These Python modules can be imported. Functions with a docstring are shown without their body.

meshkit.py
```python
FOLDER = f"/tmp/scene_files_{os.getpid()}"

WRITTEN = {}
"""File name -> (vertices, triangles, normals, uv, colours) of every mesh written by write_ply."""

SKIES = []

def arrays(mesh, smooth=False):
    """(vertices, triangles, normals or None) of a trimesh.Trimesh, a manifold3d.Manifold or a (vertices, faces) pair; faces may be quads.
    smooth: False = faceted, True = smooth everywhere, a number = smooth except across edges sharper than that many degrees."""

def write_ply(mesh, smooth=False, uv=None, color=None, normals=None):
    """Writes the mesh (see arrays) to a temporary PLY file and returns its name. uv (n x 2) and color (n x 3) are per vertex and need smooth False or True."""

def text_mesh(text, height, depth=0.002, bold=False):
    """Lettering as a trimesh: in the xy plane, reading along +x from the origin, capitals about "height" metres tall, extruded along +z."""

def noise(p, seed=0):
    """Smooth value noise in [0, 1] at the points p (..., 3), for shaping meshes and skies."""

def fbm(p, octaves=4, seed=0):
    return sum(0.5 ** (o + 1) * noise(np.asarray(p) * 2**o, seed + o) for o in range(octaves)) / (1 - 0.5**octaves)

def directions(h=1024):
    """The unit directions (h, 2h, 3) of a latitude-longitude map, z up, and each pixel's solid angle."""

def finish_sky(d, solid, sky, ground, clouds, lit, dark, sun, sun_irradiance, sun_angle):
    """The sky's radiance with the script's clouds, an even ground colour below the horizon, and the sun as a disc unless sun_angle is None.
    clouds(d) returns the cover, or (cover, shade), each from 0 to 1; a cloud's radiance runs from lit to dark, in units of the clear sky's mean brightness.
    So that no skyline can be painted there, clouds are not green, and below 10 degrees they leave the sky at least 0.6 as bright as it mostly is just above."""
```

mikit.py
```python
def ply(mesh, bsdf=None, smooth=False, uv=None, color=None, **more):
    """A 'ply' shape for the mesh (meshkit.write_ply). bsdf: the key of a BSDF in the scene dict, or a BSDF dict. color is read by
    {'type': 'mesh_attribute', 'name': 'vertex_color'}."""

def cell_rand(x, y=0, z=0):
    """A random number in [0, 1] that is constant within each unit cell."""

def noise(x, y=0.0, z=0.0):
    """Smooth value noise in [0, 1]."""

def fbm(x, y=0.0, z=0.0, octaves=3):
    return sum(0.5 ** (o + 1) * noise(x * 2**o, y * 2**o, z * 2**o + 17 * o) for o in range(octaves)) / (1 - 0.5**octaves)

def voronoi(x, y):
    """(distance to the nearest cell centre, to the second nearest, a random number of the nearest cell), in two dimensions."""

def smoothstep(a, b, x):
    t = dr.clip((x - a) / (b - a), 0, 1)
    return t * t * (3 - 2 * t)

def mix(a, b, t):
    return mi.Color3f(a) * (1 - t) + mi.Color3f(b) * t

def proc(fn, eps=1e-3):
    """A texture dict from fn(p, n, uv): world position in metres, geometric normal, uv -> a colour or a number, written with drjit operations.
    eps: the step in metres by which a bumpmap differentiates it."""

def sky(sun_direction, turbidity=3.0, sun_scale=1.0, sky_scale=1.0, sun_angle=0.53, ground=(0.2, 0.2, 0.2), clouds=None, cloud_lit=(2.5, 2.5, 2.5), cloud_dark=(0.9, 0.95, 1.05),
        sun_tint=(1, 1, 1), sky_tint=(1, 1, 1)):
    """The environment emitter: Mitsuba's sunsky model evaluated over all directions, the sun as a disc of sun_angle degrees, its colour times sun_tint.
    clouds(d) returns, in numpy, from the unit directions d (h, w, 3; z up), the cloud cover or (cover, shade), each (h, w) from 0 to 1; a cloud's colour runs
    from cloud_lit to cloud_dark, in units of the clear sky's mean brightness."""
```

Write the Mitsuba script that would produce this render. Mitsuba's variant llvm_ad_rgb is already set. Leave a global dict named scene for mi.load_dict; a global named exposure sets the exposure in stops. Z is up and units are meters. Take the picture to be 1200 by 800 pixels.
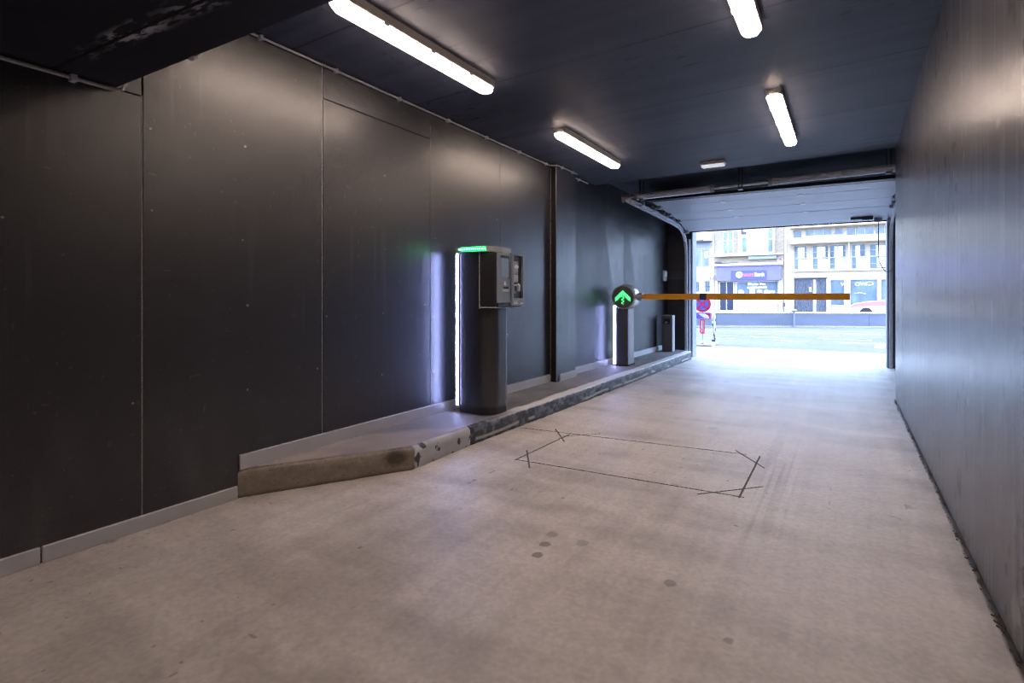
import math, random
import numpy as np
import trimesh, shapely
from shapely.geometry import Polygon, box as sbox
import drjit as dr
import mitsuba as mi
import mikit, meshkit
from mikit import noise, fbm, smoothstep, mix, proc

T = mi.ScalarTransform4f
rng = random.Random(7)
scene, labels = {}, {}

# ------------------------------------------------------------------ camera, sky, exposure
YAW = math.radians(31.09)                      # the camera looks this far left of the driveway's axis (+y)
FWD = (-math.sin(YAW), math.cos(YAW), 0.0)
scene['camera'] = {'type': 'perspective', 'fov': 2 * math.degrees(math.atan(600 / 650.0)), 'fov_axis': 'x',
                   'principal_point_offset_y': 52 / 800.0, 'near_clip': 0.05, 'far_clip': 500.0,
                   'to_world': T().look_at(origin=[0, 0, 1.2], target=[FWD[0], FWD[1], 1.2], up=[0, 0, 1])}


def overcast(d):
    return np.ones(d.shape[:2]), np.clip(0.55 - 0.5 * d[..., 2] + 0.25 * (meshkit.fbm(d * 3.0, 4) - 0.5), 0, 1)


SKY = 26.5
scene['sky'] = mikit.sky([0.3, -0.5, 0.8], turbidity=4.0, sun_scale=0.0, sky_scale=SKY, ground=(0.25, 0.25, 0.26), clouds=overcast,
                         cloud_lit=(1.55, 2.10, 3.2), cloud_dark=(1.32, 1.80, 2.75), sky_tint=(1, 1, 1))
exposure = 0.22
LAMP = (29.0, 22.6, 18.8)
STRIP = (18.0, 21.0, 44.0)
GREEN = (0.05, 6.0, 1.6)

# ------------------------------------------------------------------ materials


def principled(color, rough=0.5, **k):
    c = color if isinstance(color, dict) else {'type': 'rgb', 'value': list(color)}
    r = rough
    return {'type': 'principled', 'base_color': c, 'roughness': r, **k}


def mat(name, d, bump=None, scale=0.001, two=True):
    if bump is not None:
        d = {'type': 'bumpmap', 'arbitrary': bump, 'scale': scale, 'bsdf': d}
    scene['m_' + name] = {'type': 'twosided', 'b': d} if two else d


def f_left(p, n, uv):
    m = fbm(p.y * 1.3, p.z * 1.1, p.x, 4)
    dust = smoothstep(0.55, 0.8, fbm(p.y * 2.2 + 5, p.z * 0.9, 3.0, 3)) * smoothstep(0.9, 0.1, p.z)
    streak = smoothstep(0.72, 0.9, noise(p.y * 26, p.z * 1.1, 4.0)) * smoothstep(.45, .7, fbm(p.y * 1.5, p.z * 1.5, 9.0, 2))
    fine = noise(p.y * 160, p.z * 160, 1.0)
    specks = smoothstep(0.93, 0.97, noise(p.y * 38, p.z * 38, 2.0))
    c = mix((0.006, 0.0062, 0.010), (0.011, 0.0112, 0.016), m)
    c = mix(c, (0.07, 0.07, 0.078), dust * 0.3 + streak * 0.16)
    c = mix(c, (0.15, 0.15, 0.15), specks * 0.10)
    return c * (0.85 + 0.3 * fine)


def b_left(p, n, uv):
    return noise(p.y * 120, p.z * 120, p.x * 120) * 0.6 + noise(p.y * 22, p.z * 0.5, 0.0) * 0.35


def f_right(p, n, uv):
    m = fbm(p.y * 5, p.z * 0.5, 0.0, 4)
    streak = smoothstep(0.6, 0.85, noise(p.y * 34, p.z * 1.3, 6.0))
    nick = smoothstep(0.79, 0.83, noise(p.y * 26, p.z * 13, 2.0)) * smoothstep(.42, .56, fbm(p.y * 2.0, p.z * 1.4, 5.0, 2))
    pale = smoothstep(0.86, 0.92, noise(p.y * 20, p.z * 7, 12.0)) * smoothstep(.5, .68, fbm(p.y * 2.4, p.z * 1.7, 8.0, 2))
    c = mix((0.022, 0.022, 0.028), (0.038, 0.038, 0.045), m)
    c = mix(c, (0.075, 0.078, 0.088), streak * 0.35)
    c = mix(c, (0.006, 0.006, 0.008), nick)
    return mix(c, (0.20, 0.195, 0.19), pale * 0.3)


def b_right(p, n, uv):
    nick = smoothstep(0.79, 0.83, noise(p.y * 26, p.z * 13, 2.0)) * smoothstep(.42, .56, fbm(p.y * 2.0, p.z * 1.4, 5.0, 2))
    return noise(p.y * 30, p.z * 1.2, 0.0) + 0.35 * noise(p.y * 90, p.z * 6, 0.0) - 2.0 * nick


def f_ceil(p, n, uv):
    m = fbm(p.x * 0.9, p.y * 1.6, 0.0, 4)
    u = p.y / 1.22 + 0.06
    seam = smoothstep(0.010, 0.004, dr.abs(u - dr.floor(u + 0.5)))
    nick = smoothstep(0.86, 0.92, noise(p.x * 9, p.y * 40, 3.0)) * smoothstep(.56, .66, fbm(p.x * 1.3, p.y * 1.3, 2.0, 2))
    band = noise(p.x * 0.7, p.y * 16, 7.0)
    c = mix((0.018, 0.020, 0.034), (0.034, 0.037, 0.056), m * 0.6 + band * 0.4)
    return mix(c, (0.008, 0.008, 0.011), seam * 0.75 + nick * 0.8)


def f_soffit(p, n, uv):
    m = fbm(p.x * 1.2, p.y * 1.6, 0.0, 3)
    c = mix((0.010, 0.010, 0.014), (0.022, 0.022, 0.029), m)
    d = dr.abs(p.y - 1.085 - 0.02 * (p.x + 3.0))
    seam = smoothstep(0.012, 0.005, d)
    near = smoothstep(0.07, 0.012, d) * smoothstep(0.47, 0.66, fbm(p.x * 16.0, p.y * 50, 4.0, 4)) * smoothstep(.15, .45, fbm(p.x * 2.5, p.y, 3.0, 2)) * smoothstep(-2.95, -2.6, p.x)
    d2 = dr.abs(p.y - 0.62)
    near2 = smoothstep(0.05, 0.01, d2) * smoothstep(0.58, 0.75, fbm(p.x * 4.0, p.y * 20, 9.0, 3))
    c = mix(c, (0.42, 0.42, 0.43), near * 0.9 + near2 * 0.4)
    return mix(c, (0.004, 0.004, 0.005), seam)


SPOTS = ((-1.232, 2.273, .030, 1.), (-1.255, 2.39, .032, .9), (-1.275, 2.507, .036, .6), (-1.103, 2.498, .036, .5), (-0.635, 2.336, .030, .8), (-1.474, 8.312, .05, .8), (-0.9, 7.2, .06, .5),
         (-1.45, 3.0, .014, .8), (-1.62, 3.02, .018, .5), (-0.5, 3.1, .012, .9), (-1.05, 5.3, .05, .4), (-2.0, 1.9, .016, .6), (-0.35, 2.05, .02, .6))


def f_floor(p, n, uv):
    big = fbm(p.x * 0.55, p.y * 0.4, 0.0, 4)
    a = p.x + 0.12 * fbm(p.x, p.y * 0.5, 2.0, 2)
    stripe = fbm(a * 9, p.y * 0.45, 5.0, 4)
    sweep = fbm(p.x * 1.6 + p.y * 0.5, p.y * 4.5, 7.0, 3)
    fine = fbm(p.x * 60, p.y * 60, 1.0, 2)
    c = mix((0.345, 0.318, 0.296), (0.545, 0.515, 0.492), smoothstep(0.25, 0.75, big * 0.45 + stripe * 0.15 + sweep * 0.4))
    tyre = smoothstep(0.25, 0.0, dr.abs(p.x + 0.42)) * smoothstep(2.4, 3.4, p.y) * smoothstep(6.0, 4.5, p.y)
    lines = smoothstep(0.55, 0.75, noise(p.x * 42, p.y * 0.8, 3.0))
    c = c * (1 - 0.16 * tyre * lines)
    pale = smoothstep(0.56, 0.72, fbm(p.x * 1.9, p.y * 2.6, 11.0, 4))
    c = mix(c, (0.58, 0.56, 0.53), pale * 0.35)
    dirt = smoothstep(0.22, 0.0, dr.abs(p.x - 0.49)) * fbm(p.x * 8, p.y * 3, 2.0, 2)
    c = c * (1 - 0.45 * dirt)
    specks = smoothstep(0.93, 0.97, noise(p.x * 24, p.y * 24, 21.0)) * smoothstep(.45, .6, fbm(p.x, p.y, 6.0, 2))
    c = c * (1 - 0.35 * specks)
    for (sx, sy, r, k) in SPOTS:
        d = dr.sqrt(dr.square(p.x - sx) * 1.0 + dr.square(p.y - sy) * 0.8) + 0.012 * (noise(p.x * 60, p.y * 60, 4.0) - 0.5)
        c = c * (1 - 0.5 * k * smoothstep(r, r * 0.7, d))
    grit = fbm(a * 34 + 0.6 * noise(p.x * 2, p.y * 2, 8.0), p.y * 1.7, 3.0, 3)
    arc = dr.sqrt(dr.square(p.x + 1.6) + dr.square(p.y - 7.5))
    swirl = fbm(arc * 22, p.x * 0.7, 6.0, 3) * smoothstep(.4, .62, fbm(p.x * 0.9, p.y * 0.9, 14.0, 2))
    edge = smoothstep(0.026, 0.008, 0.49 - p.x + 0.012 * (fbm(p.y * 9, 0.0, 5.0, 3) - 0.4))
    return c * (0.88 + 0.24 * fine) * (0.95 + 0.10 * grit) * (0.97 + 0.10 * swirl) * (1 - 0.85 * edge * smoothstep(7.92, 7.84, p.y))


def b_floor(p, n, uv):
    return fbm(p.x * 9, p.y * 2.0, 5.0, 3) * 1.5 + 0.4 * noise(p.x * 70, p.y * 70, 0.0)


def f_kerbtop(p, n, uv):
    m = fbm(p.x * 5, p.y * 3, 0.0, 4)
    c = mix((0.085, 0.082, 0.084), (0.20, 0.195, 0.195), m)
    near = smoothstep(3.05, 2.78, p.y - 1.6 * (p.x + 3.1) + 0.5 * (m - 0.5))
    c = mix(c, mix((0.19, 0.165, 0.145), (0.33, 0.295, 0.27), m), near)
    edge = smoothstep(-2.69, -2.645, p.x + 0.05 * (fbm(p.y * 4, p.x * 6, 3.0, 3) - 0.5)) * smoothstep(3.9, 4.6, p.y)
    return mix(c, (0.60, 0.60, 0.61), edge * 0.85)


def f_kerbend(p, n, uv):
    m = fbm(p.x * 7, p.y * 7, p.z * 9, 4)
    m = 0.55 * m + 0.45 * fbm(p.x * 45, p.y * 45, p.z * 45, 3)
    c = mix((0.14, 0.118, 0.094), (0.34, 0.295, 0.25), m)
    pit = smoothstep(0.80, 0.86, noise(p.x * 110, p.y * 110, p.z * 110))
    c = c * (1 - 0.4 * pit)
    stain = smoothstep(0.10, 0.03, dr.sqrt(dr.square(p.y - 2.84) + dr.square(p.z - 0.10) * 1.2) + 0.05 * (m - 0.5))
    foot = smoothstep(0.03, 0.0, p.z) * 0.5
    return mix(c, (0.05, 0.035, 0.025), stain * 0.8 + foot * (1 - stain))


def f_kerbpatch(p, n, uv):
    m = fbm(p.x * 9, p.y * 8, p.z * 12, 4)
    c = mix((0.27, 0.265, 0.265), (0.46, 0.46, 0.465), m)
    return mix(c, (0.05, 0.05, 0.05), smoothstep(0.62, 0.72, fbm(p.y * 14, p.z * 14, 3.0, 3)))


def f_kerbface(p, n, uv):
    m = fbm(p.y * 16, p.z * 26, 0.0, 4)
    ridge = smoothstep(0.02, 0.004, dr.abs(p.z - 0.035 - 0.03 * (fbm(p.y * 2.2, 0.0, 1.0, 3) - 0.3)))
    c = mix((0.028, 0.030, 0.036), (0.13, 0.135, 0.145), smoothstep(0.4, 0.8, m))
    c = mix(c, (0.55, 0.55, 0.56), smoothstep(0.132, 0.146, p.z + 0.012 * (m - 0.5)) * smoothstep(3.9, 4.6, p.y))
    return mix(c, (0.40, 0.40, 0.40), ridge * smoothstep(.4, .6, noise(p.y * 6, 2.0, 2.0)) * 0.8)


def b_rough(p, n, uv):
    return fbm(p.x * 40, p.y * 40, p.z * 40, 3)


def f_asphalt(p, n, uv):
    m = fbm(p.x * 0.25, p.y * 1.4, 0.0, 4)
    g = noise(p.x * 40, p.y * 40, 0.0)
    patch = smoothstep(0.6, 0.68, fbm(p.x * 0.3, p.y * 0.8, 9.0, 3))
    return mix((0.062, 0.056, 0.051), (0.102, 0.093, 0.085), m) * (0.9 + 0.2 * g) * (1 - 0.15 * patch)


def f_pave(p, n, uv):
    m = fbm(p.x * 1.1, p.y * 1.8, 0.0, 4)
    return mix((0.28, 0.255, 0.225), (0.39, 0.36, 0.32), m)


def f_brick(p, n, uv):
    row = dr.floor(p.z / 0.075)
    off = row * 0.5
    bx = (p.x / 0.23) + off
    fx, fz = bx - dr.floor(bx), p.z / 0.075 - row
    joint = 1 - smoothstep(0.03, 0.06, dr.minimum(fx, 1 - fx) * 1.0) * smoothstep(0.08, 0.15, dr.minimum(fz, 1 - fz))
    r = mikit.cell_rand(dr.floor(bx), row, 3)
    return mix(mix((0.27, 0.20, 0.135), (0.36, 0.275, 0.19), r), (0.36, 0.30, 0.23), joint)


def f_render(p, n, uv):
    m = fbm(p.x * 1.3, p.z * 1.3, p.y, 4)
    return mix((0.37, 0.295, 0.215), (0.43, 0.345, 0.255), m)


def f_parapet(p, n, uv):
    m = fbm(p.x * 0.7, p.z * 4, p.y, 3)
    return mix((0.100, 0.110, 0.150), (0.15, 0.16, 0.205), m)


def f_post(p, n, uv):
    return mix((0.62, 0.63, 0.66), (0.03, 0.035, 0.05), smoothstep(0.52, 0.58, fbm(p.x * 22 + p.y * 22, p.z * 16, 1.0, 3)))


def f_pane(p, n, uv):
    m = fbm(p.x * 2.2, p.z * 1.0, 4.0, 3)
    return mix((0.05, 0.07, 0.10), (0.22, 0.27, 0.32), m)


mat('left', principled(proc(f_left), 0.38, specular=0.62, clearcoat=1.0, clearcoat_gloss=0.0), proc(b_left), 0.00018)
mat('right', principled(proc(f_right), 0.30, specular=1.0), proc(b_right), 0.00025)
mat('ceil', principled(proc(f_ceil), 0.58, specular=0.4))
mat('soffit', principled(proc(f_soffit), 0.45, specular=0.4))
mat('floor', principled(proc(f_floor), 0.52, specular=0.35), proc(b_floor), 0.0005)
mat('kerbtop', principled(proc(f_kerbtop), 0.6), proc(b_rough), 0.003)
mat('kerbend', principled(proc(f_kerbend), 0.75), proc(b_rough), 0.006)
mat('kerbpatch', principled(proc(f_kerbpatch), 0.7), proc(b_rough), 0.006)
mat('kerbface', principled(proc(f_kerbface), 0.5), proc(b_rough), 0.012)
mat('asphalt', principled(proc(f_asphalt), 0.7))
mat('pave', principled(proc(f_pave), 0.75))
mat('brick', principled(proc(f_brick), 0.8))
mat('render', principled(proc(f_render), 0.8))
mat('parapet', principled(proc(f_parapet), 0.7))
mat('post', principled(proc(f_post), 0.6))
mat('pane', principled(proc(f_pane), 0.12, specular=0.6))
PLAIN = {
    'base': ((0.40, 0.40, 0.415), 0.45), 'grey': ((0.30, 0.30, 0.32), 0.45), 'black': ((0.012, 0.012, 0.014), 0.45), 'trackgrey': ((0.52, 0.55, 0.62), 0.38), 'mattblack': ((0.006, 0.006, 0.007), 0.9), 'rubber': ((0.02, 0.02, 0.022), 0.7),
    'box': ((0.026, 0.027, 0.030), 0.42), 'panelgrey': ((0.20, 0.235, 0.29), 0.42), 'discgrey': ((0.075, 0.075, 0.078), 0.45), 'slate': ((0.055, 0.06, 0.08), 0.4), 'trim': ((0.42, 0.42, 0.44), 0.35),
    'capgrey': ((0.30, 0.31, 0.33), 0.4), 'conduit': ((0.34, 0.32, 0.31), 0.45), 'housing': ((0.40, 0.36, 0.33), 0.5), 'white': ((0.75, 0.75, 0.75), 0.5),
    'cream': ((0.45, 0.365, 0.275), 0.7), 'bluegrey': ((0.26, 0.28, 0.31), 0.6), 'boom': ((0.66, 0.30, 0.018), 0.40), 'boomband': ((0.03, 0.04, 0.07), 0.5),
    'bollard': ((0.11, 0.105, 0.115), 0.5), 'bollardedge': ((0.27, 0.27, 0.29), 0.4), 'screen': ((0.22, 0.30, 0.40), 0.15), 'dark': ((0.02, 0.022, 0.028), 0.3),
    'joint': ((0.22, 0.22, 0.23), 0.6), 'jointdark': ((0.008, 0.008, 0.01), 0.6), 'screw': ((0.16, 0.155, 0.15), 0.4),
    'doorpanel': ((0.40, 0.43, 0.50), 0.40), 'frame': ((0.20, 0.215, 0.25), 0.45), 'signblue': ((0.15, 0.13, 0.52), 0.45), 'signdeep': ((0.075, 0.07, 0.34), 0.4),
    'signred': ((0.62, 0.03, 0.12), 0.45), 'pinkred': ((0.70, 0.14, 0.22), 0.5), 'roadwhite': ((0.75, 0.76, 0.78), 0.6), 'gatebar': ((0.055, 0.06, 0.085), 0.5),
    'gatelight': ((0.72, 0.73, 0.75), 0.6), 'winframe': ((0.48, 0.42, 0.35), 0.5), 'curtain': ((0.66, 0.70, 0.73), 0.9), 'carpink': ((0.50, 0.20, 0.42), 0.3), 'posterpink': ((0.52, 0.34, 0.35), 0.7), 'carpale': ((0.72, 0.68, 0.68), 0.3),
    'debris': ((0.035, 0.030, 0.028), 0.85), 'sawcut': ((0.09, 0.085, 0.085), 0.8), 'greendim': ((0.02, 0.10, 0.05), 0.4), 'yellowish': ((0.70, 0.55, 0.30), 0.6),
}
for k_, (c_, r_) in PLAIN.items():
    mat(k_, principled(c_, r_))
mat('steel', principled((0.52, 0.53, 0.56), 0.33, metallic=0.9))
mat('anthracite', principled((0.012, 0.013, 0.018), 0.40, specular=1.0, clearcoat=0.6, clearcoat_gloss=0.0))
mat('silver', principled((0.42, 0.42, 0.43), 0.32, metallic=0.55))
mat('shaft', principled((0.52, 0.56, 0.66), 0.36, metallic=0.3))
mat('panedark', principled((0.022, 0.028, 0.055), 0.2, specular=0.4))
mat('lampface', {'type': 'diffuse', 'reflectance': {'type': 'rgb', 'value': [0.7, 0.7, 0.7]}}, two=False)

# ------------------------------------------------------------------ mesh helpers


def bx(x0, x1, y0, y1, z0, z1):
    b = trimesh.creation.box(extents=(abs(x1 - x0), abs(y1 - y0), abs(z1 - z0)))
    b.apply_translation(((x0 + x1) / 2, (y0 + y1) / 2, (z0 + z1) / 2))
    return b


def cbx(x0, x1, y0, y1, z0, z1, c=0.006):
    """box with chamfered edges (the hull of three inset boxes)"""
    c = min(c, abs(x1 - x0) / 3, abs(y1 - y0) / 3, abs(z1 - z0) / 3)
    pts = []
    for ix, iy, iz in ((0, c, c), (c, 0, c), (c, c, 0)):
        for x in (x0 + ix, x1 - ix):
            for y in (y0 + iy, y1 - iy):
                for z in (z0 + iz, z1 - iz):
                    pts.append((x, y, z))
    return trimesh.convex.convex_hull(np.array(pts))


def cyl(p, q, r, n=16):
    return trimesh.creation.cylinder(radius=r, segment=[p, q], sections=n)


def tube(pts, r, n=10):
    p = np.array(pts, float)
    t = np.gradient(p, axis=0)
    t /= np.linalg.norm(t, axis=1, keepdims=True)
    rings, ref = [], None
    for a, d in zip(p, t):
        if ref is None:
            ref = np.cross(d, (0.31, 0.2, 0.93))
        ref = ref - d * (ref @ d)
        ref /= np.linalg.norm(ref)
        b = np.cross(d, ref)
        an = np.arange(n) * 2 * np.pi / n
        rings.append(a + r * (np.cos(an)[:, None] * ref + np.sin(an)[:, None] * b))
    v = np.vstack(rings + [p[:1], p[-1:]])
    f = []
    for i in range(len(p) - 1):
        for j in range(n):
            k = (j + 1) % n
            f += [[i * n + j, i * n + k, (i + 1) * n + k], [i * n + j, (i + 1) * n + k, (i + 1) * n + j]]
    e = (len(p) - 1) * n
    for j in range(n):
        k = (j + 1) % n
        f += [[len(p) * n, k, j], [len(p) * n + 1, e + j, e + k]]
    m = trimesh.Trimesh(v, np.array(f), process=False)
    return m


def prism(poly, z0, z1, chamfer=0):
    m = trimesh.creation.extrude_polygon(poly, z1 - z0, engine='earcut')
    m.apply_translation((0, 0, z0))
    return m


def xz_prism(poly, y0, y1):
    """shapely polygon in (x, z) extruded along y"""
    m = trimesh.creation.extrude_polygon(poly, y1 - y0, engine='earcut')
    v = m.vertices.copy()
    m.vertices = np.stack([v[:, 0], y1 - v[:, 2], v[:, 1]], 1)
    return m


def yz_prism(poly, x0, x1):
    m = trimesh.creation.extrude_polygon(poly, x1 - x0, engine='earcut')
    v = m.vertices.copy()
    m.vertices = np.stack([x0 + v[:, 2], v[:, 0], v[:, 1]], 1)
    return m


def lathe_y(profile, cx, cz, n=40):
    """profile of (radius, y) turned about the axis x=cx, z=cz"""
    m = trimesh.creation.revolve(np.array(profile, float), sections=n)
    v = m.vertices.copy()
    m.vertices = np.stack([cx + v[:, 0], v[:, 2], cz + v[:, 1]], 1)
    m.faces = m.faces[:, ::-1]
    return m


def rrect(x0, x1, y0, y1, r):
    """rounded rectangle; r = (sw, se, ne, nw)"""
    pts = []
    for (cx, cy, a0, rr) in ((x0 + r[0], y0 + r[0], 180, r[0]), (x1 - r[1], y0 + r[1], 270, r[1]), (x1 - r[2], y1 - r[2], 0, r[2]), (x0 + r[3], y1 - r[3], 90, r[3])):
        for a in np.linspace(a0, a0 + 90, 10):
            pts.append((cx + rr * math.cos(math.radians(a)), cy + rr * math.sin(math.radians(a))))
    return Polygon(pts).buffer(0)


def cat(*ms):
    return trimesh.util.concatenate([m for m in ms])


used = set()


def numbered(name):
    k, i = name, 0
    while k in used:
        i += 1
        k = f'{name}_{i:03d}'
    used.add(k)
    return k


def obj(name, mesh, m, parent=None, smooth=30, label=None, emit=None, kind=None):
    key = numbered(parent + '__' + name if parent else name)
    more = {}
    if emit is not None:
        more['emitter'] = {'type': 'area', 'radiance': {'type': 'rgb', 'value': list(emit)}}
    scene[key] = mikit.ply(mesh, 'm_' + m, smooth=smooth, **more)
    d = {}
    if label:
        d['label'] = label
    if kind:
        d['kind'] = kind
    if d:
        labels[key] = d
    return key


def tag(key, label, cat_, group=None, kind=None):
    labels[key] = {'label': label, 'category': cat_}
    if group:
        labels[key]['group'] = group
    if kind:
        labels[key]['kind'] = kind
    return key


def thing(name, label, cat_, group=None):
    return tag(numbered(name), label, cat_, group)


def struct(name, label, mesh=None, m=None, smooth=False):
    if mesh is not None:
        key = obj(name, mesh, m, smooth=smooth)
    else:
        key = numbered(name)
    labels[key] = {'label': label, 'kind': 'structure'}
    return key


XL, XR, YB, YP = -3.113, 0.49, -5.0, 11.35         # left wall face, right wall face, back wall, portal wall


def ceil_z(x):
    return 2.82 + (x - XL) * 0.035


# ------------------------------------------------------------------ the setting: floor, walls, ceiling
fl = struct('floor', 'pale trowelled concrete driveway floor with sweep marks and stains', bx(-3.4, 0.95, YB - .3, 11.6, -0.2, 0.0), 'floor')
apron = struct('floor_apron', 'bright concrete crossing outside the garage opening', bx(-3.4, 0.95, 11.6, 14.15, -0.2, 0.0), 'floor')
CUTS = [((-2.089, 3.526), (-0.527, 3.564)), ((-2.566, 4.406), (-0.652, 4.548)), ((-2.091, 3.508), (-2.074, 4.430)), ((-0.559, 4.551), (-0.550, 3.539)),
        ((-2.147, 3.784), (-1.905, 3.398)), ((-2.266, 4.523), (-2.007, 4.169)), ((-0.780, 3.473), (-0.452, 3.830)), ((-0.747, 4.629), (-0.494, 4.249)), ((-2.093, 4.326), (-1.854, 4.575))]
for (a, b) in CUTS:
    a, b = np.array(a), np.array(b)
    d = (b - a) / np.linalg.norm(b - a)
    n = np.array((-d[1], d[0])) * 0.006
    obj('saw_cut', prism(Polygon([a - n, b - n, b + n, a + n]), 0.0, 0.0012), 'sawcut', fl, smooth=False)

# left wall: solid masonry, black boards in front of it, light joint strips, screw heads
wl = struct('wall_left', 'long black wall clad in tall painted boards with screw heads', bx(XL - 0.3, XL - 0.012, YB, YP, -0.2, 3.3), 'jointdark')
SEAMS = [-4.45, -3.27, -2.09, -0.90, 0.30, 1.467, 2.617, 3.777, 4.919, 6.05]
for i in range(len(SEAMS) - 1):
    y0, y1 = SEAMS[i] + 0.003, SEAMS[i + 1] - 0.003
    ztop = 2.236 if y1 < 2 else (2.58 if 3 < y1 < 4 else 2.80)
    ce = 2.818
    obj('panel', cbx(XL - 0.012, XL, y0, y1, 0.0, ztop - 0.002, 0.003), 'left', wl, smooth=False)
    obj('panel', cbx(XL - 0.012, XL, y0, y1, ztop + 0.002, ce, 0.003), 'left', wl, smooth=False)
    if y1 > 0:
        for z in (0.62, 1.12, 1.62, 2.1):
            for y in (y0 + 0.05, (y0 + y1) / 2, y1 - 0.06):
                if rng.random() < 0.5:
                    yy, zz = y + rng.uniform(-.03, .03), z + rng.uniform(-.1, .1)
                    obj('screw', cyl((XL - 0.001, yy, zz), (XL + 0.0015, yy, zz), rng.uniform(0.005, 0.008), 8), 'screw', wl, smooth=False)
for i, y in enumerate(SEAMS[1:-1]):
    obj('joint_strip', bx(XL - 0.011, XL - 0.003, y - 0.003, y + 0.003, 0.0, 2.24 if y < 1.5 else 2.8), 'joint' if y < 3 else 'jointdark', wl, smooth=False)
for y0, y1 in ((6.63, 7.64), (7.64, 8.736), (8.736, 9.85), (9.85, YP)):
    obj('panel', cbx(XL - 0.03, XL - 0.012, y0 + 0.009, y1 - 0.009, 0.0, 2.93, 0.003), 'left', wl, smooth=False)
pier = struct('wall_left_pier', 'narrow black pier standing proud of the left wall', cbx(XL - 0.05, XL + 0.085, 6.06, 6.63, 0.162, 2.826, 0.006), 'left')
obj('side_board', cbx(XL + .001, XL + 0.084, 6.052, 6.0595, 0.165, 2.79, 0.002), 'mattblack', pier, smooth=False, label='added matt black sheet darkening the pier side')  # thin sheet added so this face stays dark under the lamps
obj('corner_bead', cbx(XL + .012, XL + .017, 6.046, 6.052, 0.17, 2.78, 0.001), 'joint', pier, smooth=False)

# right wall
wr = struct('wall_right', 'tall black painted wall with vertical streaks and chips on the right', bx(XR + 0.006, XR + 0.3, YB, 7.86, -0.2, 3.3), 'jointdark')
obj('panel', cbx(XR, XR + 0.012, YB, 6.868, 0.012, 2.945, 0.003), 'right', wr, smooth=False)
obj('panel', cbx(XR, XR + 0.014, 6.882, 7.86, 0.012, 2.945, 0.003), 'right', wr, smooth=False)
obj('recess', bx(XR + 0.28, XR + 0.6, 7.6, YP, -0.2, 3.3), 'right', wr, smooth=False)
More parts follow.
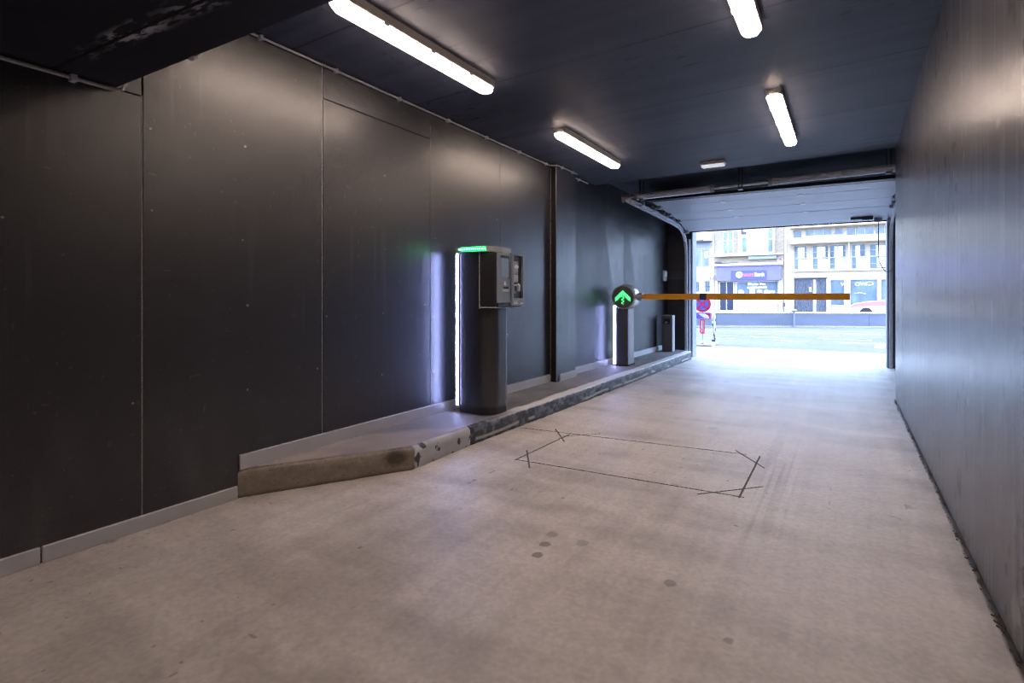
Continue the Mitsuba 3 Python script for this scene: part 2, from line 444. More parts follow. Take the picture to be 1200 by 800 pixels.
# crumbs along the foot of the right wall
ms = []
for i in range(300):
    y = 1.2 + 6.6 * rng.random() ** 0.8
    s = 0.003 + 0.008 * rng.random() ** 3
    m = trimesh.creation.icosphere(subdivisions=0, radius=s)
    m.apply_scale((1, rng.uniform(.7, 2.6), rng.uniform(.3, .6)))
    m.apply_translation((XR - rng.uniform(0.0, 0.022), y, s * 0.3))
    ms.append(m)
tag(obj('debris', cat(*ms), 'debris', smooth=False), 'dark crumbs and dirt along the foot of the right wall', 'debris', kind='stuff')

struct('wall_back', 'wall at the inner end of the driveway', bx(-3.4, 0.95, YB - .3, YB, -0.2, 3.3), 'ceil')


def slab(y0, y1, dz, th, skew=0.0):
    x0, x1 = XL - 0.3, XR + 0.5
    v = []
    for (x, y) in ((x0, y0), (x1, y0), (x1, y1 + skew), (x0, y1)):
        v.append((x, y, ceil_z(x) + dz))
    v = np.array(v + [(a, b, c + th) for a, b, c in v])
    f = [[0, 2, 1], [0, 3, 2], [4, 5, 6], [4, 6, 7], [0, 1, 5], [0, 5, 4], [1, 2, 6], [1, 6, 5], [2, 3, 7], [2, 7, 6], [3, 0, 4], [3, 4, 7]]
    return trimesh.Trimesh(v, f, process=False)


ce = struct('ceiling', 'dark navy painted concrete ceiling with faint board marks', slab(YB, 7.48, 0.0, 0.6, 0.42), 'ceil')
struct('ceiling_recess', 'higher strip of dark ceiling in front of the garage door', slab(7.4, YP + .1, 0.12, 0.48), 'ceil')
so = struct('ceiling_soffit', 'black lowered ceiling with a scuffed joint at the inner end', bx(XL - 0.1, XR + 0.1, -0.35, 1.343, 2.24, 2.86), 'soffit')

# portal wall: left and right nibs and header
struct('wall_portal', 'dark outer wall with the opening to the street',
       cat(bx(-12, -2.64, YP, YP + 0.3, -0.2, 8), bx(0.60, 12, YP, YP + 0.3, -0.2, 8), bx(-2.65, 0.61, YP, YP + 0.3, 2.62, 8)), 'right')
tj = struct('trim_1', 'pale steel edge profile of the left jamb', cbx(-2.655, -2.625, YP - 0.03, YP + 0.31, 0.0, 2.62, 0.004), 'frame')
struct('trim_2', 'dark steel post of the right jamb', cbx(0.585, 0.635, YP - 0.05, YP + 0.31, 0.0, 2.62, 0.004), 'frame')

# baseboards
bl = struct('baseboard_left', 'low pale grey skirting along the left wall')
for y0, y1 in ((-1.6, -0.2), (-0.2, 1.041), (1.046, 1.985)):
    obj('board', cbx(XL - .002, XL + 0.014, y0 + .001, y1 - .001, 0.0, 0.076, 0.003), 'base', bl, smooth=False)
for y0, y1, xo in ((1.998, 4.05, 0), (4.053, 6.055, 0), (6.64, 8.6, -.009), (8.603, 11.2, -.009)):
    obj('board', cbx(XL - .03, XL + 0.014 + xo, y0, y1, 0.165, 0.256, 0.003), 'base', bl, smooth=False)
obj('board', cbx(XL + .02, XL + 0.099, 6.15, 6.64, 0.155, 0.25, 0.003), 'base', bl, smooth=False)

# ------------------------------------------------------------------ kerb island along the left wall
kb = thing('concrete_kerb', 'raised concrete island along the left wall with a brown slanted near end', 'kerb')


def kerb_top_z(x):
    return 0.166 - 0.022 * (x - XL)


XK = -2.56


def rough_prism(quad, z_top_fn, seed, amp=0.004, step=0.03, chamfer=0.012):
    """vertical face strip along a polyline 'quad' (list of xy), from the floor to the top, with noise displacement; thick"""
    pts = [np.array(quad[0], float)]
    for a, b in zip(quad[:-1], quad[1:]):
        a, b = np.array(a, float), np.array(b, float)
        n = max(1, int(np.linalg.norm(b - a) / step))
        pts += [a + (b - a) * (k + 1) / n for k in range(n)]
    pts = np.array(pts)
    t = np.gradient(pts, axis=0)
    t /= np.linalg.norm(t, axis=1, keepdims=True)
    nrm = np.stack([t[:, 1], -t[:, 0]], 1)
    rows = []
    prof = [(-0.004, 0.0005), (0.0, 0.01), (0.0, 0.04), (0.0, 0.07), (0.0, 0.10), (0.0, None), (-chamfer, 'top'), (-0.09, 'top'), (-0.09, 0.0005)]
    for off, z in prof:
        zt = np.array([z_top_fn(x) for x in pts[:, 0]])
        zz = np.full(len(pts), z) if isinstance(z, float) else (zt - chamfer if z is None else zt)
        q = np.stack([pts[:, 0] + nrm[:, 0] * off, pts[:, 1] + nrm[:, 1] * off, zz], 1)
        dn = (meshkit.fbm(q * 14, 3, seed) - 0.5) * 2 * amp
        if off > -0.05:
            q[:, :2] += nrm * dn[:, None]
            if z in (None, 'top'):
                q[:, 2] += dn * 0.7
        q[:, 0] = np.maximum(q[:, 0], XL + 0.0015)
        rows.append(q)
    R, n = len(rows), len(pts)
    v = np.vstack(rows)
    f = []
    for i in range(R):
        j = (i + 1) % R
        for k in range(n - 1):
            f += [[i * n + k, i * n + k + 1, j * n + k + 1], [i * n + k, j * n + k + 1, j * n + k]]
    c0, c1 = list(range(0, R * n, n)), list(range(n - 1, R * n, n))
    for c, s in ((c0, 1), (c1, -1)):
        for i in range(1, R - 1):
            f.append([c[0], c[i], c[i + 1]][::s])
    return trimesh.Trimesh(v, np.array(f), process=False)


K0, K1, K2, K3 = (XL + .002, 1.99), (-2.575, 2.955), (-2.60, 3.66), (XK, 10.95)
obj('end_block', rough_prism([K0, K1], kerb_top_z, 3, 0.007, 0.018, 0.022), 'kerbend', kb, smooth=40, label='brown concrete slanted near end')
obj('patched_face', rough_prism([(-2.578, 2.962), K2], kerb_top_z, 5, 0.009, 0.018, 0.024), 'kerbpatch', kb, smooth=40, label='pale grey patched kerb face')
obj('coated_face', rough_prism([(-2.603, 3.66), (-2.575, 5.5), K3], kerb_top_z, 8, 0.008, 0.025, 0.016), 'kerbface', kb, smooth=40, label='dark rough coated kerb face')
tp = Polygon([(XL + .002, 2.02), (XL + .02, 2.02), (-2.62, 2.93), (-2.66, 3.66), (-2.63, 5.5), (-2.615, 10.93), (XL - .03, 11.3)])
g = []
xs, ys = np.linspace(XL - .03, -2.58, 14), np.linspace(1.99, 11.3, 190)


def top_edge(y):
    return np.interp(y, [2.03, 2.955, 3.66, 5.5, 10.94, 11.3], [XL + 0.004, -2.615, -2.635, -2.605, -2.592, -3.05])


v, f = [], []
for y in ys:
    xe = top_edge(y)
    for k in range(14):
        x = (XL + .0015) + (xe - (XL + .0015)) * k / 13
        x = max(x, XL + .0015)
        v.append((x, y, kerb_top_z(x) + 0.002 + 0.003 * (float(meshkit.fbm(np.array([x * 6, y * 6, 1.0]), 3, 2)) - 0.5)))
for i in range(len(ys) - 1):
    for k in range(13):
        a = i * 14 + k
        f += [[a, a + 1, a + 15], [a, a + 15, a + 14]]
obj('walking_surface', trimesh.Trimesh(v, f, process=False), 'kerbtop', kb, smooth=True, label='dark worn concrete top with a pale edge')
obj('core', prism(Polygon([(XL + .003, 2.05), (-2.66, 3.0), (-2.67, 10.9), (XL + .003, 11.2)]), 0.0, 0.135), 'kerbtop', kb, smooth=False)

# ------------------------------------------------------------------ ceiling lamps


def lamp(x, y0, y1, zc, label, shown=True):
    t = thing('ceiling_lamp', label, 'lamp', 'linear lamps on the ceiling')
    tilt = 0.035
    obj('housing', cbx(x - 0.063, x + 0.063, y0 + .012, y1 - .012, zc - 0.060, zc + 0.004, 0.008), 'housing', t, smooth=False)
    # trough-shaped diffuser with rounded ends
    pts = []
    w, e = 0.059, 0.04
    for (ww, ee, z) in ((w, 0.0, zc - 0.058), (w, 0.0, zc - 0.068), (w * 0.75, 0.016, zc - 0.092)):
        for sx in (-1, 1):
            for (yy, s) in ((y0, 1), (y1, -1)):
                pts += [(x + sx * ww * 0.6, yy + s * ee, z), (x + sx * ww, yy + s * (ee + e), z)]
    obj('diffuser', trimesh.convex.convex_hull(np.array(pts)), 'lampface', t, smooth=False, emit=LAMP, label='glowing white diffuser')
    for k in (0.22, 0.5, 0.78):
        yy = y0 + (y1 - y0) * k
        for s in (-1, 1):
            obj('clip', cbx(x + s * 0.064 - .003, x + s * 0.064 + .003, yy - 0.02, yy + 0.02, zc - 0.072, zc - 0.040, 0.002), 'trim', t, smooth=False)
    return t


lamp(-2.35, 2.05, 3.56, ceil_z(-2.35), 'long glowing ceiling lamp nearest on the left, above the plain black boards')
lamp(-2.39, 4.83, 6.42, ceil_z(-2.39), 'glowing ceiling lamp beside the pier, above and behind the ticket column')
lamp(-0.505, 2.18, 3.75, ceil_z(-0.505), 'glowing ceiling lamp on the right cut off by the top of the picture')
lamp(-0.51, 4.98, 6.66, ceil_z(-0.51), 'glowing ceiling lamp on the right, in front of the small emergency light')
for x, w_ in ((-2.35, 'left'), (-0.5, 'right')):
    lamp(x, -2.05, -0.5, ceil_z(x), 'glowing ceiling lamp of the ' + w_ + ' row, behind the lowered ceiling and the viewer')

em = thing('emergency_light', 'small pale emergency light on the ceiling in front of the door shaft', 'emergency light')
ez = ceil_z(-1.42)
eb = cbx(-1.57, -1.27, 7.13, 7.25, ez - 0.035, ez + 0.003, 0.006)
obj('body', eb, 'capgrey', em, smooth=False)
obj('lens', cbx(-1.555, -1.285, 7.14, 7.24, ez - 0.062, ez - 0.034, 0.01), 'lampface', em, smooth=False, emit=(0.40, 0.43, 0.48), label='faintly glowing white lens')

# ------------------------------------------------------------------ conduits
cd = thing('cable_conduit', 'thin grey conduit along the top of the left wall', 'conduit')
zc = 2.80
obj('pipe', tube([(XL + .022, 1.36, zc), (XL + .022, 5.99, zc), (XL + .035, 6.03, zc), (XL + .10, 6.05, zc), (XL + .108, 6.09, zc), (XL + .108, 6.62, zc)], 0.0085, 8), 'conduit', cd)
for y in (1.5, 2.13, 2.72, 3.37, 4.01, 4.64, 5.29, 5.93):
    obj('clip', cbx(XL - .001, XL + 0.036, y - 0.012, y + 0.012, zc - 0.016, zc + 0.016, 0.003), 'trim', cd, smooth=False)
for y in (6.2, 6.5):
    obj('clip', cbx(XL + .08, XL + 0.121, y - 0.012, y + 0.012, zc - 0.016, zc + 0.016, 0.003), 'trim', cd, smooth=False)
c2 = thing('cable_conduit', 'short grey conduit piece on the wall just beyond the pier', 'conduit')
obj('pipe', tube([(XL + .012, 6.66, 2.79), (XL + .012, 7.2, 2.79)], 0.0085, 8), 'conduit', c2)
obj('clip', cbx(XL - .02, XL + 0.026, 6.9, 6.924, 2.775, 2.806, 0.003), 'trim', c2, smooth=False)
c3 = thing('cable_conduit', 'grey conduit under the edge of the black lowered ceiling', 'conduit')
obj('pipe', tube([(XL + .02, -0.3, 2.222), (XL + .02, 1.29, 2.222), (XL + .024, 1.325, 2.222), (XL + .05, 1.352, 2.225), (XL + .06, 1.362, 2.26), (XL + .06, 1.364, 2.50)], 0.009, 8), 'conduit', c3)
for y in (-.1, 0.5, 1.16):
    obj('clip', cbx(XL + .0005, XL + 0.036, y - 0.014, y + 0.014, 2.205, 2.239, 0.003), 'trim', c3, smooth=False)
kn = trimesh.creation.icosphere(subdivisions=2, radius=0.024)
kn.apply_scale((1.5, .5, .6))
kn.apply_translation((-2.43, 1.35, 2.242))
tag(obj('filler_blob', kn, 'white'), 'small white filler blob on the edge of the lowered ceiling', 'filler')

# ------------------------------------------------------------------ ticket column
tm0 = set(scene)
tm = thing('ticket_machine', 'tall dark ticket column with green light band and white light strip', 'ticket machine')
kz = 0.177
plan = rrect(-3.045, -2.695, 4.10, 4.43, (.02, .14, .09, .03))
obj('plinth', prism(plan.buffer(-0.006), kz - 0.01, kz + 0.05), 'rubber', tm)
bodyplan = plan
colm = prism(bodyplan, kz + 0.05, 1.595)
obj('column', colm, 'anthracite', tm, smooth=35)
obj('light_strip', bx(-3.064, -3.030, 4.084, 4.088, kz + 0.055, 1.59), 'lampface', tm, smooth=False, emit=STRIP, label='glowing white vertical light strip')
cap = Polygon([(-3.07, 4.13), (-3.055, 4.085), (-2.98, 4.055), (-2.89, 4.045), (-2.80, 4.055), (-2.73, 4.085), (-2.69, 4.14), (-2.68, 4.25), (-2.70, 4.43), (-3.05, 4.43)])
obj('canopy', prism(cap.buffer(.004), 1.597, 1.645), 'capgrey', tm, smooth=35)
arc = np.array([(-3.062, 4.095), (-2.98, 4.052), (-2.89, 4.0405), (-2.80, 4.052), (-2.735, 4.075)])
from_ = np.linspace(0, 1, 60)
seg = np.concatenate([[0], np.cumsum(np.linalg.norm(np.diff(arc, axis=0), axis=1))])
seg /= seg[-1]
ax_, ay_ = np.interp(from_, seg, arc[:, 0]), np.interp(from_, seg, arc[:, 1])
band = Polygon(list(zip(ax_, ay_ - .001)) + list(zip(ax_[::-1], ay_[::-1] + 0.02)))
obj('green_band', prism(band.buffer(0), 1.600, 1.640), 'greendim', tm, smooth=False, emit=(0.004, 3.0, 0.28), label='green translucent light band')
dots = []
for s in np.linspace(0.05, 0.97, 17):
    x, y = np.interp(s, seg, arc[:, 0]), np.interp(s, seg, arc[:, 1])
    dots.append(cbx(x - 0.0055, x + 0.0055, y - 0.006, y + 0.004, 1.612, 1.630, 0.002))
obj('leds', cat(*dots), 'lampface', tm, smooth=False, emit=(0.7, 9.0, 1.6), label='row of bright green diodes', kind='stuff')
obj('strip_housing', bx(-3.064, -3.030, 4.0885, 4.13, kz + .05, 1.592), 'box', tm, smooth=False)
# reader box
B = (-2.805, -2.632, 4.085, 4.515, 1.115, 1.585)
rb = obj('reader_box', cbx(*B, 0.006), 'box', tm, smooth=False, label='box with the operating panels')
obj('edge_trim', cbx(-2.810, -2.804, 4.080, 4.10, 1.10, 1.59, 0.002), 'trim', rb, smooth=False)
obj('bottom_trim', cat(cbx(-2.810, -2.640, 4.080, 4.50, 1.104, 1.114, 0.003)), 'trim', rb, smooth=False)
fx = B[1]
obj('front_plate', cbx(fx, fx + 0.010, 4.087, 4.305, 1.15, 1.583, 0.003), 'panelgrey', rb, smooth=False)
obj('screen', cbx(fx + 0.009, fx + 0.013, 4.15, 4.275, 1.375, 1.54, 0.002), 'screen', rb, smooth=False, label='pale blue screen')
obj('screen_surround', cat(cbx(fx + 0.0085, fx + 0.012, 4.14, 4.285, 1.542, 1.565, 0.001), cbx(fx + .0085, fx + .012, 4.276, 4.288, 1.365, 1.545, .001)), 'dark', rb, smooth=False)
sh = Polygon([(0, 0), (.03, 0), (.015, .03)])
pic = yz_prism(Polygon([(4.195, 1.305), (4.23, 1.305), (4.2125, 1.345)]), fx + 0.009, fx + 0.012)
obj('pictogram', pic, 'white', rb, smooth=False)
obj('ticket_slot', cbx(fx + 0.009, fx + 0.02, 4.155, 4.265, 1.245, 1.285, 0.004), 'trim', rb, smooth=False)
obj('slot_mouth', cbx(fx + 0.015, fx + 0.022, 4.165, 4.255, 1.272, 1.292, 0.004), 'black', rb, smooth=False)
obj('lower_mouth', cbx(fx + 0.001, fx + 0.012, 4.10, 4.30, 1.118, 1.149, 0.002), 'black', rb, smooth=False)
# second, proud frame with display, keypad and card reader
fr = yz_prism(sbox(4.312, 1.125, 4.515, 1.59).difference(sbox(4.335, 1.19, 4.50, 1.575)), fx - 0.01, fx + 0.028)
obj('side_frame', fr, 'panelgrey', rb, smooth=False)
obj('frame_back', cbx(fx - 0.002, fx + 0.006, 4.33, 4.505, 1.185, 1.58, 0.001), 'dark', rb, smooth=False)
obj('display', cbx(fx + 0.006, fx + 0.014, 4.345, 4.435, 1.425, 1.525, 0.003), 'capgrey', rb, smooth=False)
ov = trimesh.creation.cylinder(radius=0.035, height=0.006, sections=20)
ov.apply_transform(trimesh.transformations.rotation_matrix(math.pi / 2, (0, 1, 0)))
ov.apply_scale((1, 1, .45))
ov.apply_translation((fx + 0.016, 4.40, 1.475))
obj('emblem', ov, 'white', rb, label='pale oval mark')
obj('card_reader', cbx(fx + 0.006, fx + 0.018, 4.35, 4.43, 1.335, 1.405, 0.004), 'trim', rb, smooth=False)
for k in range(3):
    obj('key', cbx(fx + 0.006, fx + 0.013, 4.352 + .03 * k, 4.375 + .03 * k, 1.41, 1.424, 0.002), 'capgrey', rb, smooth=False)
dome = cat(cbx(fx + 0.004, fx + 0.035, 4.40, 4.45, 1.25, 1.32, 0.014), cbx(fx + 0.004, fx + 0.022, 4.35, 4.40, 1.235, 1.315, 0.006))
obj('card_mouth', dome, 'silver', rb, smooth=False)
obj('card_gap', cbx(fx + 0.02, fx + 0.026, 4.362, 4.39, 1.25, 1.30, 0.004), 'black', rb, smooth=False)
for (y, w) in ((4.335, .03), (4.37, .03), (4.45, .045)):
    obj('icon', yz_prism(Polygon([(y, 1.138), (y + w, 1.138), (y + w * .7, 1.152), (y + w * .45, 1.17 if w < .04 else 1.155), (y + w * .3, 1.152)]), fx + 0.028, fx + 0.0295), 'white', rb, smooth=False)
lk = trimesh.creation.icosphere(subdivisions=2, radius=0.011)
lk.apply_translation((-2.70, 4.36, 0.86))
obj('lock', lk, 'steel', tm)
for k_ in set(scene) - tm0:                      # the column stands a hand's width off the wall
    scene[k_]['to_world'] = T().translate([0.055, -0.075, 0.0])

# ------------------------------------------------------------------ barrier gate
bg = thing('barrier_gate', 'grey boom barrier post with round head showing a green arrow', 'barrier')
px0, px1, py0, py1 = -2.985, -2.795, 8.00, 8.30
obj('post', prism(rrect(px0, px1, py0, py1, (.01, .02, .05, .01)), 0.17, 1.10), 'frame', bg, smooth=35)
obj('front_cover', cbx(px0 + .012, px1 - .004, py0 - 0.008, py0 + 0.004, 0.195, 1.08, 0.004), 'slate', bg, smooth=False)
obj('plinth', prism(rrect(px0 - .008, px1 + .008, py0 - .008, py1 + .008, (.02,) * 4), 0.1685, 0.19), 'rubber', bg, smooth=False)
obj('light_strip', bx(px0 - 0.038, px0 - 0.002, py0 - 0.016, py0 - 0.012, 0.19, 1.07), 'lampface', bg, smooth=False, emit=STRIP, label='glowing white vertical light strip')
obj('strip_housing', bx(px0 - 0.038, px0 - 0.002, py0 - 0.0115, py0 + 0.03, 0.185, 1.075), 'box', bg, smooth=False)
hx, hz = -2.86, 1.20
hd = obj('head', lathe_y([(0.0, 7.95), (0.150, 7.95), (0.172, 7.955), (0.183, 7.97), (0.19, 8.02), (0.192, 8.10), (0.185, 8.19), (0.165, 8.26), (0.125, 8.315), (0.07, 8.34), (0.0, 8.345)], hx, hz), 'silver', bg, smooth=40, label='round silver barrier head')
obj('display', lathe_y([(0.0, 7.944), (0.160, 7.944), (0.164, 7.952), (0.0, 7.954)], hx, hz), 'discgrey', hd, smooth=40, label='dark round display face')
led = []


def led_at(u, w, r=0.0075):
    led.append(cbx(hx + u - r, hx + u + r, 7.9395, 7.944, hz + w - r, hz + w + r, 0.002))


for k in range(3):                               # three nested chevrons and a stem
    for i in range(-6, 7):
        led_at(i * 0.0185, 0.090 - abs(i) * 0.0170 - k * 0.0225, 0.0062)
for j in range(5):
    led_at(-0.012 + 0.024 * (j % 2), 0.010 - j * 0.026, 0.0062)
    led_at(0.012 - 0.022 * (j % 2), -0.004 - j * 0.026, 0.005)
obj('arrow', cat(*led), 'lampface', hd, smooth=False, emit=(0.10, 5.5, 0.80), label='green arrow of light diodes', kind='stuff')
obj('boom_socket', cat(cyl((hx + .15, 8.10, 1.206), (hx + .255, 8.10, 1.206), 0.055, 20)), 'silver', bg)
bm = obj('boom', None or trimesh.convex.convex_hull(np.array(
    [(hx + .235, 8.10 + s * .012, 1.206 + t * .022) for s in (-1, 1) for t in (-1, 1)] + [(hx + .285, 8.10 + s * .028, 1.206 + t * .041) for s in (-1, 1) for t in (-1, 1)] +
    [(0.03, 8.10 + s * .028, 1.206 + t * .041) for s in (-1, 1) for t in (-1, 1)])), 'boom', bg, smooth=False, label='long orange boom')
obj('end_cap', cbx(0.028, 0.040, 8.068, 8.132, 1.162, 1.250, 0.004), 'yellowish', bm, smooth=False)
obj('band', cbx(-1.775, -1.685, 8.069, 8.131, 1.162, 1.2495, 0.002), 'boomband', bm, smooth=False, label='dark band around the boom')

# ------------------------------------------------------------------ intercom bollard, wall switch
ib = thing('reader_bollard', 'short grey bollard with a dark reader on the kerb by the left jamb', 'bollard')
obj('post', prism(rrect(-3.015, -2.835, 10.55, 10.70, (.012, .012, .012, .012)), 0.167, 0.845), 'bollard', ib, smooth=35)
obj('shell', xz_prism(sbox(-3.015, .167, -2.822, .856).difference(sbox(-3.1, .15, -2.833, .844)), 10.56, 10.74), 'bollardedge', ib, smooth=False)
obj('reader', cbx(-2.985, -2.865, 10.540, 10.555, 0.69, 0.79, 0.004), 'dark', ib, smooth=False, label='dark reader face')
obj('reader_window', cbx(-2.96, -2.905, 10.536, 10.542, 0.705, 0.735, 0.002), 'screen', ib, smooth=False)
ws = thing('wall_switch', 'small white door switch on the left wall above the bollard', 'switch')
obj('plate', cbx(XL - .013, XL + .03, 10.93, 11.13, 1.52, 1.73, 0.01), 'base', ws, smooth=False)
obj('button', cbx(XL + .028, XL + .048, 10.97, 11.09, 1.60, 1.70, 0.008), 'white', ws, smooth=False)

# ------------------------------------------------------------------ sectional garage door, tracks, shaft
gd = struct('door_1', 'raised sectional garage door under the ceiling, seen from below')
obj('top_seal', bx(-2.67, 0.62, 8.44, 8.60, 2.69, 2.735), 'black', gd, smooth=False)  # black strip standing in for the dark gap between shaft and door
ST = [(8.605, 2.729), (9.16, 2.697), (9.80, 2.660), (10.42, 2.620), (11.02, 2.470)]
for i in range(4):
    (ya, za), (yb, zb) = ST[i], ST[i + 1]
    d = np.array((yb - ya, zb - za))
    d /= np.linalg.norm(d)
    nn = np.array((-d[1], d[0])) * 0.04
    a, b = np.array((ya, za)) + d * 0.004, np.array((yb, zb)) - d * 0.004
    c = 0.006
    poly = Polygon([a + nn * .15, a + d * c, b - d * c, b + nn * .15, b + nn, a + nn])
    s = obj('section', yz_prism(poly, -2.67, 0.62), 'doorpanel', gd, smooth=False)
    mid = [a + (b - a) * k for k in (0.33, 0.66)]
    for mm in mid:       # pressed ribs
        obj('rib', yz_prism(Polygon([mm - d * .012, mm - nn * .06, mm + d * .012, mm + nn * 0.1]), -2.62, 0.57), 'doorpanel', s, smooth=False)
    for xe in (-2.66, 0.60):
        q = (np.array((ya, za)) + np.array((yb, zb))) / 2
    if i < 3:
        for x in (-1.66, -0.58):
            hp = np.array((yb, zb))
            obj('hinge', cbx(x - .035, x + .035, hp[0] - .06, hp[0] + .06, hp[1] - 0.006, hp[1] + .002, .002), 'white', s, smooth=False)
    for x, o in ((-2.655, -1), (0.605, 1)):
        hp = np.array((yb, zb)) - d * 0.05
        obj('roller_bracket', cat(cbx(x - .035, x + .035, hp[0] - .05, hp[0] + .05, hp[1] - .05, hp[1] + .0, .006), cyl((x, hp[0], hp[1] - .03), (x + o * .09, hp[0], hp[1] - .03), .012, 10)), 'frame', s, smooth=False)
lastd = (np.array(ST[4]) - np.array(ST[3]))
lastd /= np.linalg.norm(lastd)
hq = np.array(ST[3]) + lastd * 0.42
obj('grip', cat(cbx(0.06, 0.37, hq[0] - .03, hq[0] + .03, hq[1] - .035, hq[1] + .0, .006), cbx(0.22, 0.37, hq[0] - .045, hq[0] + .045, hq[1] - .05, hq[1], .006)), 'dark', gd, smooth=False, label='dark grip plate')
obj('cable_box', cbx(0.39, 0.50, 10.88, 10.98, 2.44, 2.50, 0.006), 'frame', gd, smooth=False)
obj('bottom_seal', yz_prism(Polygon([(11.015, 2.475), (11.035, 2.455), (11.045, 2.49), (11.02, 2.51)]), -2.66, 0.61), 'rubber', gd, smooth=False)


def track(x, side):
    path = [(7.95, 2.60), (8.5, 2.592), (10.2, 2.555), (10.62, 2.535), (10.82, 2.50), (10.98, 2.43), (11.10, 2.31), (11.16, 2.18), (11.185, 2.02), (11.19, 1.5), (11.19, 0.02)]
    ln = shapely.LineString(path)
    outer = ln.buffer(0.032, cap_style=2)
    obj_ = yz_prism(outer, x - 0.004, x + 0.004)
    lip = [yz_prism(l.buffer(0.005, cap_style=2), min(x, x + side * 0.04), max(x, x + side * 0.04)) for l in (ln.parallel_offset(0.03, 'left'), ln.parallel_offset(0.03, 'right'))]
    return cat(obj_, *lip)


lt = thing('door_track', 'pale steel door track curving down at the left jamb', 'door track')
obj('rail', track(-2.735, 1), 'trackgrey', lt, smooth=False)
obj('angle', cbx(-2.80, -2.745, 7.9, 10.5, 2.60, 2.66, 0.004), 'trackgrey', lt, smooth=False)
for y in (8.35, 8.95, 9.5, 10.1):
    obj('bracket', cat(cbx(-2.80, -2.70, y - 0.03, y + 0.03, 2.60, 2.70, 0.008), cyl((-2.71, y, 2.64), (-2.66, y, 2.64), 0.028, 12)), 'frame', lt, smooth=False)
for y in (8.4, 10.4):
    obj('hanger', cbx(-2.775, -2.745, y - .015, y + .015, 2.64, 2.97, .003), 'frame', lt, smooth=False)
obj('upright', cbx(-2.705, -2.66, 11.22, 11.36, 0.0, 2.35, 0.004), 'frame', lt, smooth=False)
rt = thing('door_track', 'steel door track beside the right jamb, half hidden by the right wall', 'door track')
obj('rail', track(0.655, -1), 'trackgrey', rt, smooth=False)
for y in (8.95, 9.5, 10.1, 10.6):
    obj('bracket', cat(cbx(0.60, 0.70, y - 0.03, y + 0.03, 2.58, 2.70, 0.008), cyl((.58, y, 2.63), (.63, y, 2.63), 0.028, 12)), 'frame', rt, smooth=False)
obj('hanger', cbx(.68, .71, 10.0, 10.03, 2.62, 2.99, .003), 'frame', rt, smooth=False)

sp = thing('spring_shaft', 'grey torsion spring shaft hung across the ceiling before the garage door', 'door shaft')
ys_ = 8.10


def sz(x):
    return 2.70 + (x + 2.8) * 0.016


def shaft_seg(x0, x1, r, n=20):
    return cyl((x0, ys_, sz(x0)), (x1, ys_, sz(x1)), r, n)


obj('shaft', shaft_seg(-2.92, 0.70, 0.016), 'shaft', sp)


def helix(x0, x1, r, wire=0.0045, pitch=0.0125):
    n = int((x1 - x0) / pitch)
    rows = []
    xs_ = np.linspace(x0, x1, n * 2 + 1)
    prof = []
    for i, x in enumerate(xs_):
        prof.append((r + (wire if i % 2 == 0 else 0), x))
    prof = [(0.012, x0)] + prof + [(0.012, x1)]
    m = trimesh.creation.revolve(np.array(prof), sections=20)
    v = m.vertices.copy()
    m.vertices = np.stack([v[:, 2], ys_ + v[:, 0], np.array([sz(x) for x in v[:, 2]]) + v[:, 1]], 1)
    return m


obj('spring', helix(-2.70, -1.62, 0.044), 'shaft', sp, smooth=False)
obj('spring', helix(-0.86, 0.52, 0.044), 'shaft', sp, smooth=False)
for x in (-2.70, -1.61, -0.87, 0.52):
    obj('winding_cone', shaft_seg(x - .025, x + .025, 0.052), 'frame', sp, smooth=30)
for x in (-2.86, 0.62):
    obj('cable_drum', cat(shaft_seg(x - .05, x + .05, 0.05, 24), shaft_seg(x - .055, x - .045, .062, 24), shaft_seg(x + .045, x + .055, .062, 24)), 'steel', sp)
for x in (-2.62, -1.24, 0.44):
    obj('hanger', cat(cbx(x - .028, x - .016, ys_ - .03, ys_ + .03, sz(x) - .05, ceil_z(x) + .122, .002), cbx(x + .016, x + .028, ys_ - .03, ys_ + .03, sz(x) - .05, ceil_z(x) + .122, .002),
                      cbx(x - .03, x + .03, ys_ - .045, ys_ + .045, sz(x) - .06, sz(x) - .045, .002)), 'dark', sp, smooth=False)

pc = [(0.45, 10.95, 2.45), (0.452, 10.96, 2.2), (0.455, 10.97, 1.95)]
for a in np.linspace(0, 1, 12):
    pc.append((0.458 + 0.20 * a, 10.98 + 0.15 * a, 1.80 - 0.21 * math.sin(math.pi * min(1, a * 1.15) * 0.62) + 0.06 * a * a))
tag(obj('hanging_cable', tube(pc, 0.006, 8), 'dark'), 'black cable hanging in a loop from the raised door by the right jamb', 'cable')

# ------------------------------------------------------------------ the street
struct('road', 'pale grey asphalt street across the opening', bx(-45, 45, 14.15, 60, -0.4, -0.02), 'asphalt')
struct('pavement_near', 'bright pavement beside the crossing', cat(bx(-45, -3.4, 11.65, 14.1, -0.3, -0.002), bx(0.95, 45, 11.65, 14.1, -0.3, -0.002)), 'pave')
kr = struct('kerb_line', 'row of pale kerbstones along the street')
for i in range(24):
    x = -12 + i
    obj('kerbstone', cbx(x + .004, x + .996, 14.0, 14.16, -0.2, 0.003, 0.01), 'pave', kr, smooth=False)
struct('pavement_far', 'pale pavement in front of the houses across the street', bx(-45, 45, 40.5, 44, -0.3, 0.10), 'pave')
for (y, xs2) in ((17.25, ((-9.2, -7.0), (-5.0, -2.8), (-1.75, -0.9), (-0.15, 0.95), (2.6, 4.6))), (18.55, ((-8.4, -6.0), (-2.55, -1.6), (-0.75, 0.6), (2.2, 4.5))), (21.5, ((-9.0, -4.0), (-3.2, 1.8), (3.0, 8.0)))):
    for (x0, x1) in xs2:
        k = obj('lane_marking', bx(x0, x1, y - .05, y + .05, -0.021, -0.016), 'roadwhite', 'road', smooth=False)

